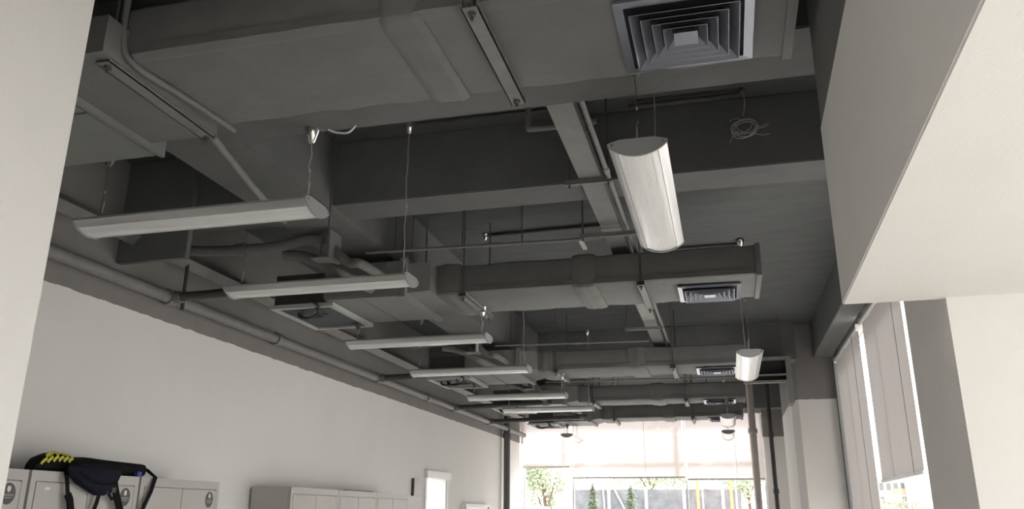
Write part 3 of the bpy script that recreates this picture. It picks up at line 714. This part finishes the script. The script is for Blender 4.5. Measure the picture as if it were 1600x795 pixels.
# wall items near the doorway
t = thing('wall_box', 'thin pale box on the left wall beside the doorway', 'box')
B((XL, 10.43, 1.83), (XL+0.03, 10.74, 2.05)).build('case', m_locker, t, bevel=0.004)
B((XL+0.0, 10.41, 1.83), (XL+0.034, 10.43, 2.05)).build('dark_edge', m_hose, t)
t = thing('notice_board', 'white framed board low on the left wall right of the doorway', 'board')
m = MB(); m.box((XL, 12.6, 1.72), (XL+0.07, 13.95, 1.76)).box((XL, 12.6, 0.9), (XL+0.07, 12.64, 1.72)).box((XL, 13.91, 0.9), (XL+0.07, 13.95, 1.72)).box((XL, 12.64, 0.9), (XL+0.07, 13.91, 0.94))
m.build('frame', m_post, t); B((XL, 12.64, 0.94), (XL+0.05, 13.91, 1.72)).build('surface', m_board, t)

# ------------------------------------------------------------------ bags on the lockers
ZT = 1.822
t = thing('racket_bag', 'black racket bag with lime stripes lying on top of the lockers', 'bag', (0, 0.32, ZT)); t.scale = (1, 0.93, 1)
SEC = [(3.74, 0.07, 0.03), (3.775, 0.10, 0.07), (3.86, 0.13, 0.098), (3.95, 0.14, 0.095), (4.05, 0.14, 0.085), (4.17, 0.15, 0.092), (4.30, 0.14, 0.088), (4.45, 0.13, 0.085), (4.60, 0.13, 0.082), (4.715, 0.13, 0.080), (4.722, 0.12, 0.072)]
loops = []
for i, (y, w_, h) in enumerate(SEC):
    lp = []
    for k in range(16):
        a = 2*PI*k/16; c, s_ = math.cos(a), math.sin(a)
        px = math.copysign(abs(c)**0.6, c)*w_/2; pz = (math.copysign(abs(s_)**0.7, s_)*0.5+0.5)*h
        lp.append((-3.72+(0.05 if i < 4 else 0.03 if i == 4 else 0.02)+px+0.004*math.sin(i*2.1+k), y, pz+0.002))
    loops.append(lp)
MB().loft(loops).build('bag_body', m_bag, t, smooth=60)
def bag_front(y):
    for (ya, wa, ha), (yb, wb, hb) in zip(SEC, SEC[1:]):
        if ya <= y <= yb:
            f = (y-ya)/(yb-ya); return wa+(wb-wa)*f, ha+(hb-ha)*f
    return SEC[-1][1:]
def surf(y, a, off=0.003):
    w_, h = bag_front(y); c, s_ = math.cos(a), math.sin(a)
    xs_ = 0.05
    return (-3.72+xs_+abs(c)**0.6*(w_/2+off), y, (abs(s_)**0.7*0.5+0.5)*h+0.002+off*s_)
for k in range(6):
    y0 = 3.765+k*0.037
    pts = [surf(y0+0.035*(q/6)**1.5, -0.02+0.50*q/6, 0.004) for q in range(7)]
    MB().ribbon(pts, (0, 1, 0.0), 0.017, 0.004).build('lime_stripe', m_lime, t)
for k in range(3):
    y0 = 3.80+k*0.060
    pts = [surf(y0+0.09*q/6, 0.85+0.60*q/6, 0.004) for q in range(7)]
    MB().ribbon(pts, (0, 1, 0.0), 0.022, 0.004).build('lime_stripe', m_lime, t)
MB().ribbon([(-3.665, y, bag_front(y)[1]*0.55) for y in (4.05, 4.2, 4.4, 4.6)], (0, 0, 1), 0.006, 0.006).build('zip', m_strap, t)
B((-3.64, 4.60, 0.0), (-3.61, 4.65, 0.03)).build('blue_trim', m_blue, t, bevel=0.004)
MB().ribbon([(-3.70, 4.70, 0.062), (-3.64, 4.735, 0.045), (-3.585, 4.755, 0.0), (-3.578, 4.72, -0.08), (-3.575, 4.66, -0.18), (-3.575, 4.60, -0.30), (-3.575, 4.56, -0.42)], (0, 1, 0.3), 0.034, 0.004).build('shoulder_strap', m_strap, t)
t = thing('waist_pack', 'dark navy waist pack hanging over the front of the locker', 'bag', (0, -0.05, ZT))
WS = [(3.995, 0.03, 0.02, -0.015), (4.03, 0.045, 0.05, -0.03), (4.09, 0.065, 0.085, -0.045), (4.16, 0.08, 0.115, -0.06), (4.24, 0.085, 0.135, -0.075), (4.31, 0.08, 0.135, -0.075), (4.37, 0.065, 0.10, -0.055), (4.41, 0.04, 0.06, -0.035), (4.43, 0.02, 0.03, -0.02)]
loops = []
for i, (y, d_, h, cz) in enumerate(WS):
    loops.append([(-3.560+0.0+math.copysign(abs(math.cos(2*PI*k/16))**0.75, math.cos(2*PI*k/16))*d_*0.42+0.006*math.sin(3*i+k), y, cz+0.035+math.copysign(abs(math.sin(2*PI*k/16))**0.85, math.sin(2*PI*k/16))*h*0.62) for k in range(16)])
MB().loft(loops).build('pouch', m_navy, t, smooth=60)
MB().tube([(-3.522, 4.06, 0.0), (-3.512, 4.16, -0.045), (-3.510, 4.26, -0.065), (-3.515, 4.36, -0.05)], 0.004, 6, smooth=5).build('zip', m_strap, t)
MB().ribbon([(-3.64, 4.03, 0.008), (-3.585, 4.02, 0.005), (-3.572, 4.02, -0.03), (-3.572, 4.035, -0.08), (-3.572, 4.05, -0.13)], (0, 1, 0), 0.028, 0.003).build('strap', m_strap, t)
MB().ribbon([(-3.572, 4.045, -0.12), (-3.565, 4.06, -0.15), (-3.565, 4.085, -0.22), (-3.57, 4.10, -0.34)], (0, 1, 0.2), 0.042, 0.012).build('strap_pad', m_strap, t)
MB().ribbon([(-3.57, 4.29, -0.10), (-3.57, 4.28, -0.16), (-3.57, 4.25, -0.24), (-3.57, 4.22, -0.36)], (0, 1, 0), 0.030, 0.003).build('strap', m_strap, t)
MB().ribbon([(-3.575, 4.40, -0.02), (-3.565, 4.41, -0.08), (-3.560, 4.44, -0.15), (-3.56, 4.50, -0.25), (-3.56, 4.54, -0.36)], (0, 1, 0.2), 0.05, 0.008).build('strap_pad', m_strap, t)
MB().ribbon([(-3.57, 4.42, -0.10), (-3.555, 4.37, -0.085), (-3.55, 4.345, -0.115), (-3.555, 4.38, -0.14), (-3.57, 4.44, -0.13)], (0, 0, 1), 0.020, 0.004).build('buckle_loop', m_strap, t)
B((-3.556, 4.36, -0.105), (-3.546, 4.40, -0.075)).build('buckle', m_hose, t, bevel=0.003)

# ------------------------------------------------------------------ outdoors
g = B((-150, -150, -0.3), (150, 330, -0.12)).build('ground', m_ground); g['kind'] = 'structure'; g['label'] = 'pale paved ground outdoors'
t = thing('hoarding', 'grey sheet hoarding with white posts seen through the far window', 'fence', (0, 30, -0.12))
xs = [-5.45, -4.1, -2.80, -1.50, -0.2, 0.12]
for k in range(4):
    B((xs[k]+0.05, 0, 0), (xs[k+1]-0.05, 0.06, 2.58)).build('panel', m_hoard, t)
B((xs[4]+0.05, 0, 0), (0.4, 0.06, 2.56)).build('panel', m_hoard, t)
for k in range(5): B((xs[k]-0.05, -0.04, 0), (xs[k]+0.05, 0.08, 2.66)).build('post', m_post, t)
MB().tube([(-3.9, -0.05, 2.6), (-2.9, -0.08, 0.6)], 0.03, 8).build('brace', m_post, t)
MB().tube([(-4.3, -0.05, 2.6), (-4.15, -0.08, 0.6)], 0.025, 8).build('brace', m_post, t)
for x, lab in ((-1.02, 'left slim orange pole outside the far window'), (0.08, 'right slim orange pole outside the far window')):
    pipe('pole', lab, [(x, 29.6, -0.12), (x, 29.6, 3.4)], 0.05, m_orange, cat='pole', group='orange poles outside')
    pipe('pole', lab.replace('slim orange', 'thin grey'), [(x+0.16, 29.6, -0.12), (x+0.16, 29.6, 5.5)], 0.025, m_post, cat='pole', group='grey poles outside')
def conifer(label, x, y, H, W, seed, leaf=m_leaf, n=1500):
    rnd = random.Random(seed); t = thing('conifer', label, 'tree', (x, y, -0.12), group='trees outside the far window')
    MB().tube([(0, 0, 0), (0.03, 0, H*0.5), (0, 0, H*0.96)], 0.06, 8, rad=[1, 0.8, 0.5]).build('trunk', m_bark, t)
    m = MB()
    for i in range(n):
        f = rnd.random()**0.7; z = H*(1-f*0.88); tier = 0.65+0.35*((z*3.1) % 1.0); rad_ = W*f*tier*rnd.uniform(0.5, 1); a = rnd.uniform(0, 2*PI)
        p = Vector((rad_*math.cos(a), rad_*math.sin(a), z-0.12*rad_)); d_ = Vector((math.cos(a), math.sin(a), -0.35)).normalized(); s_ = Vector((-math.sin(a), math.cos(a), rnd.uniform(-.5, .5)))
        L_ = rnd.uniform(0.08, 0.2); m.add([p-s_*0.03, p+s_*0.03, p+d_*L_], [(0, 1, 2)])
    m.build('foliage', leaf, t); return t
conifer('left small conifer in front of the grey hoarding', -4.45, 28.6, 2.75, 0.55, 1)
conifer('right small conifer in front of the grey hoarding', -3.2, 28.8, 2.7, 0.58, 2)
def leafy(label, x, y, H, W, seed, n=2600, zc=0.62):
    rnd = random.Random(seed); t = thing('leafy_tree', label, 'tree', (x, y, -0.12), group='leafy trees outside')
    MB().tube([(0, 0, 0), (0.1, 0.05, H*0.35), (0, 0, H*0.7)], 0.09, 8, rad=[1, 0.8, 0.5]).build('trunk', m_bark, t)
    for k in range(4):
        a = k*1.6; MB().tube([(0.05, 0, H*0.4), (W*0.5*math.cos(a), W*0.5*math.sin(a), H*0.7)], 0.03, 6).build('branch', m_bark, t)
    m = MB(); cl = [(rnd.gauss(0, W*0.45), rnd.gauss(0, W*0.45), H*zc+rnd.gauss(0, H*0.16)) for _ in range(14)]
    for i in range(n):
        c = cl[i % 14]; p = Vector((c[0]+rnd.gauss(0, W*0.2), c[1]+rnd.gauss(0, W*0.2), c[2]+rnd.gauss(0, H*0.07)))
        d_ = Vector((rnd.gauss(0, 1), rnd.gauss(0, 1), rnd.gauss(0, 1))).normalized(); s_ = d_.orthogonal().normalized(); L_ = 0.028*W+0.05
        m.add([p-d_*L_, p+s_*L_*0.6, p+d_*L_, p-s_*L_*0.6], [(0, 1, 2, 3)])
    m.build('foliage', m_leaf2, t); return t
leafy('loose leafy tree outside the left end of the far window', -7.2, 33.5, 4.2, 0.9, 11, zc=0.72)
leafy('leafy tree behind the hoarding, seen above it through the middle blind', -3.6, 40.0, 6.6, 2.0, 12)
leafy('second leafy tree behind the hoarding, further right', 0.9, 45.0, 6.0, 1.5, 13)
leafy('bushy green tree before the apartment block at right', 29.5, 165.0, 6.0, 4.5, 14, n=4000, zc=0.45)
t = thing('parked_van', 'white van parked outside the left end of the far window', 'van', (-6.75, 29.0, -0.12))
MB().loft([[(x, -0.9, z), (x, 0.9, z), (x, 0.9, z2), (x, -0.9, z2)] for x, z, z2 in ((-1.6, 0.35, 1.95), (-1.5, 0.3, 2.0), (0.5, 0.3, 2.0), (0.95, 0.3, 1.35), (1.25, 0.35, 1.2))]).build('body', m_van, t, bevel=0.03)
for x0, x1 in ((-1.35, -0.55), (-0.45, 0.35)): B((x0, -0.915, 1.25), (x1, -0.90, 1.75)).build('window', m_wpane, t)
for x in (-1.0, 0.75):
    for y in (-0.82, 0.82): MB().tube([(x, y-0.09, 0.32), (x, y+0.09, 0.32)], 0.32, 16).build('wheel', m_hose, t)
# far apartment block to the right
t = thing('apartment_building', 'far apartment block with orange balconies seen below the side blind', 'building', (0, 200, -0.12))
B((31.5, 0, 0), (37.6, 10, 9.9)).build('wall', m_facade, t)
for r_ in range(3):
    for c_ in range(4):
        x = 31.9+c_*1.45; z = 1.2+r_*2.9
        wn = B((x, -0.12, z), (x+1.05, 0.02, z+1.7)).build('window', m_post, t)
        B((x+0.06, -0.14, z+0.06), (x+0.99, -0.12, z+1.64)).build('pane', m_wpane, wn)
    B((34.6, -0.9, 0.6+r_*2.9), (37.5, 0, 1.6+r_*2.9)).build('balcony', m_balc, t)
t = thing('apartment_building', 'pale far building right of the apartment block', 'building', (0, 230, -0.12))
B((45.0, 0, 0), (56, 10, 9.6)).build('wall', m_post, t)
for r_ in range(2):
    for c_ in range(5):
        wn = B((45.6+c_*2.0, -0.12, 2+r_*3.2), (46.9+c_*2.0, 0.02, 3.8+r_*3.2)).build('window', m_facade, t)
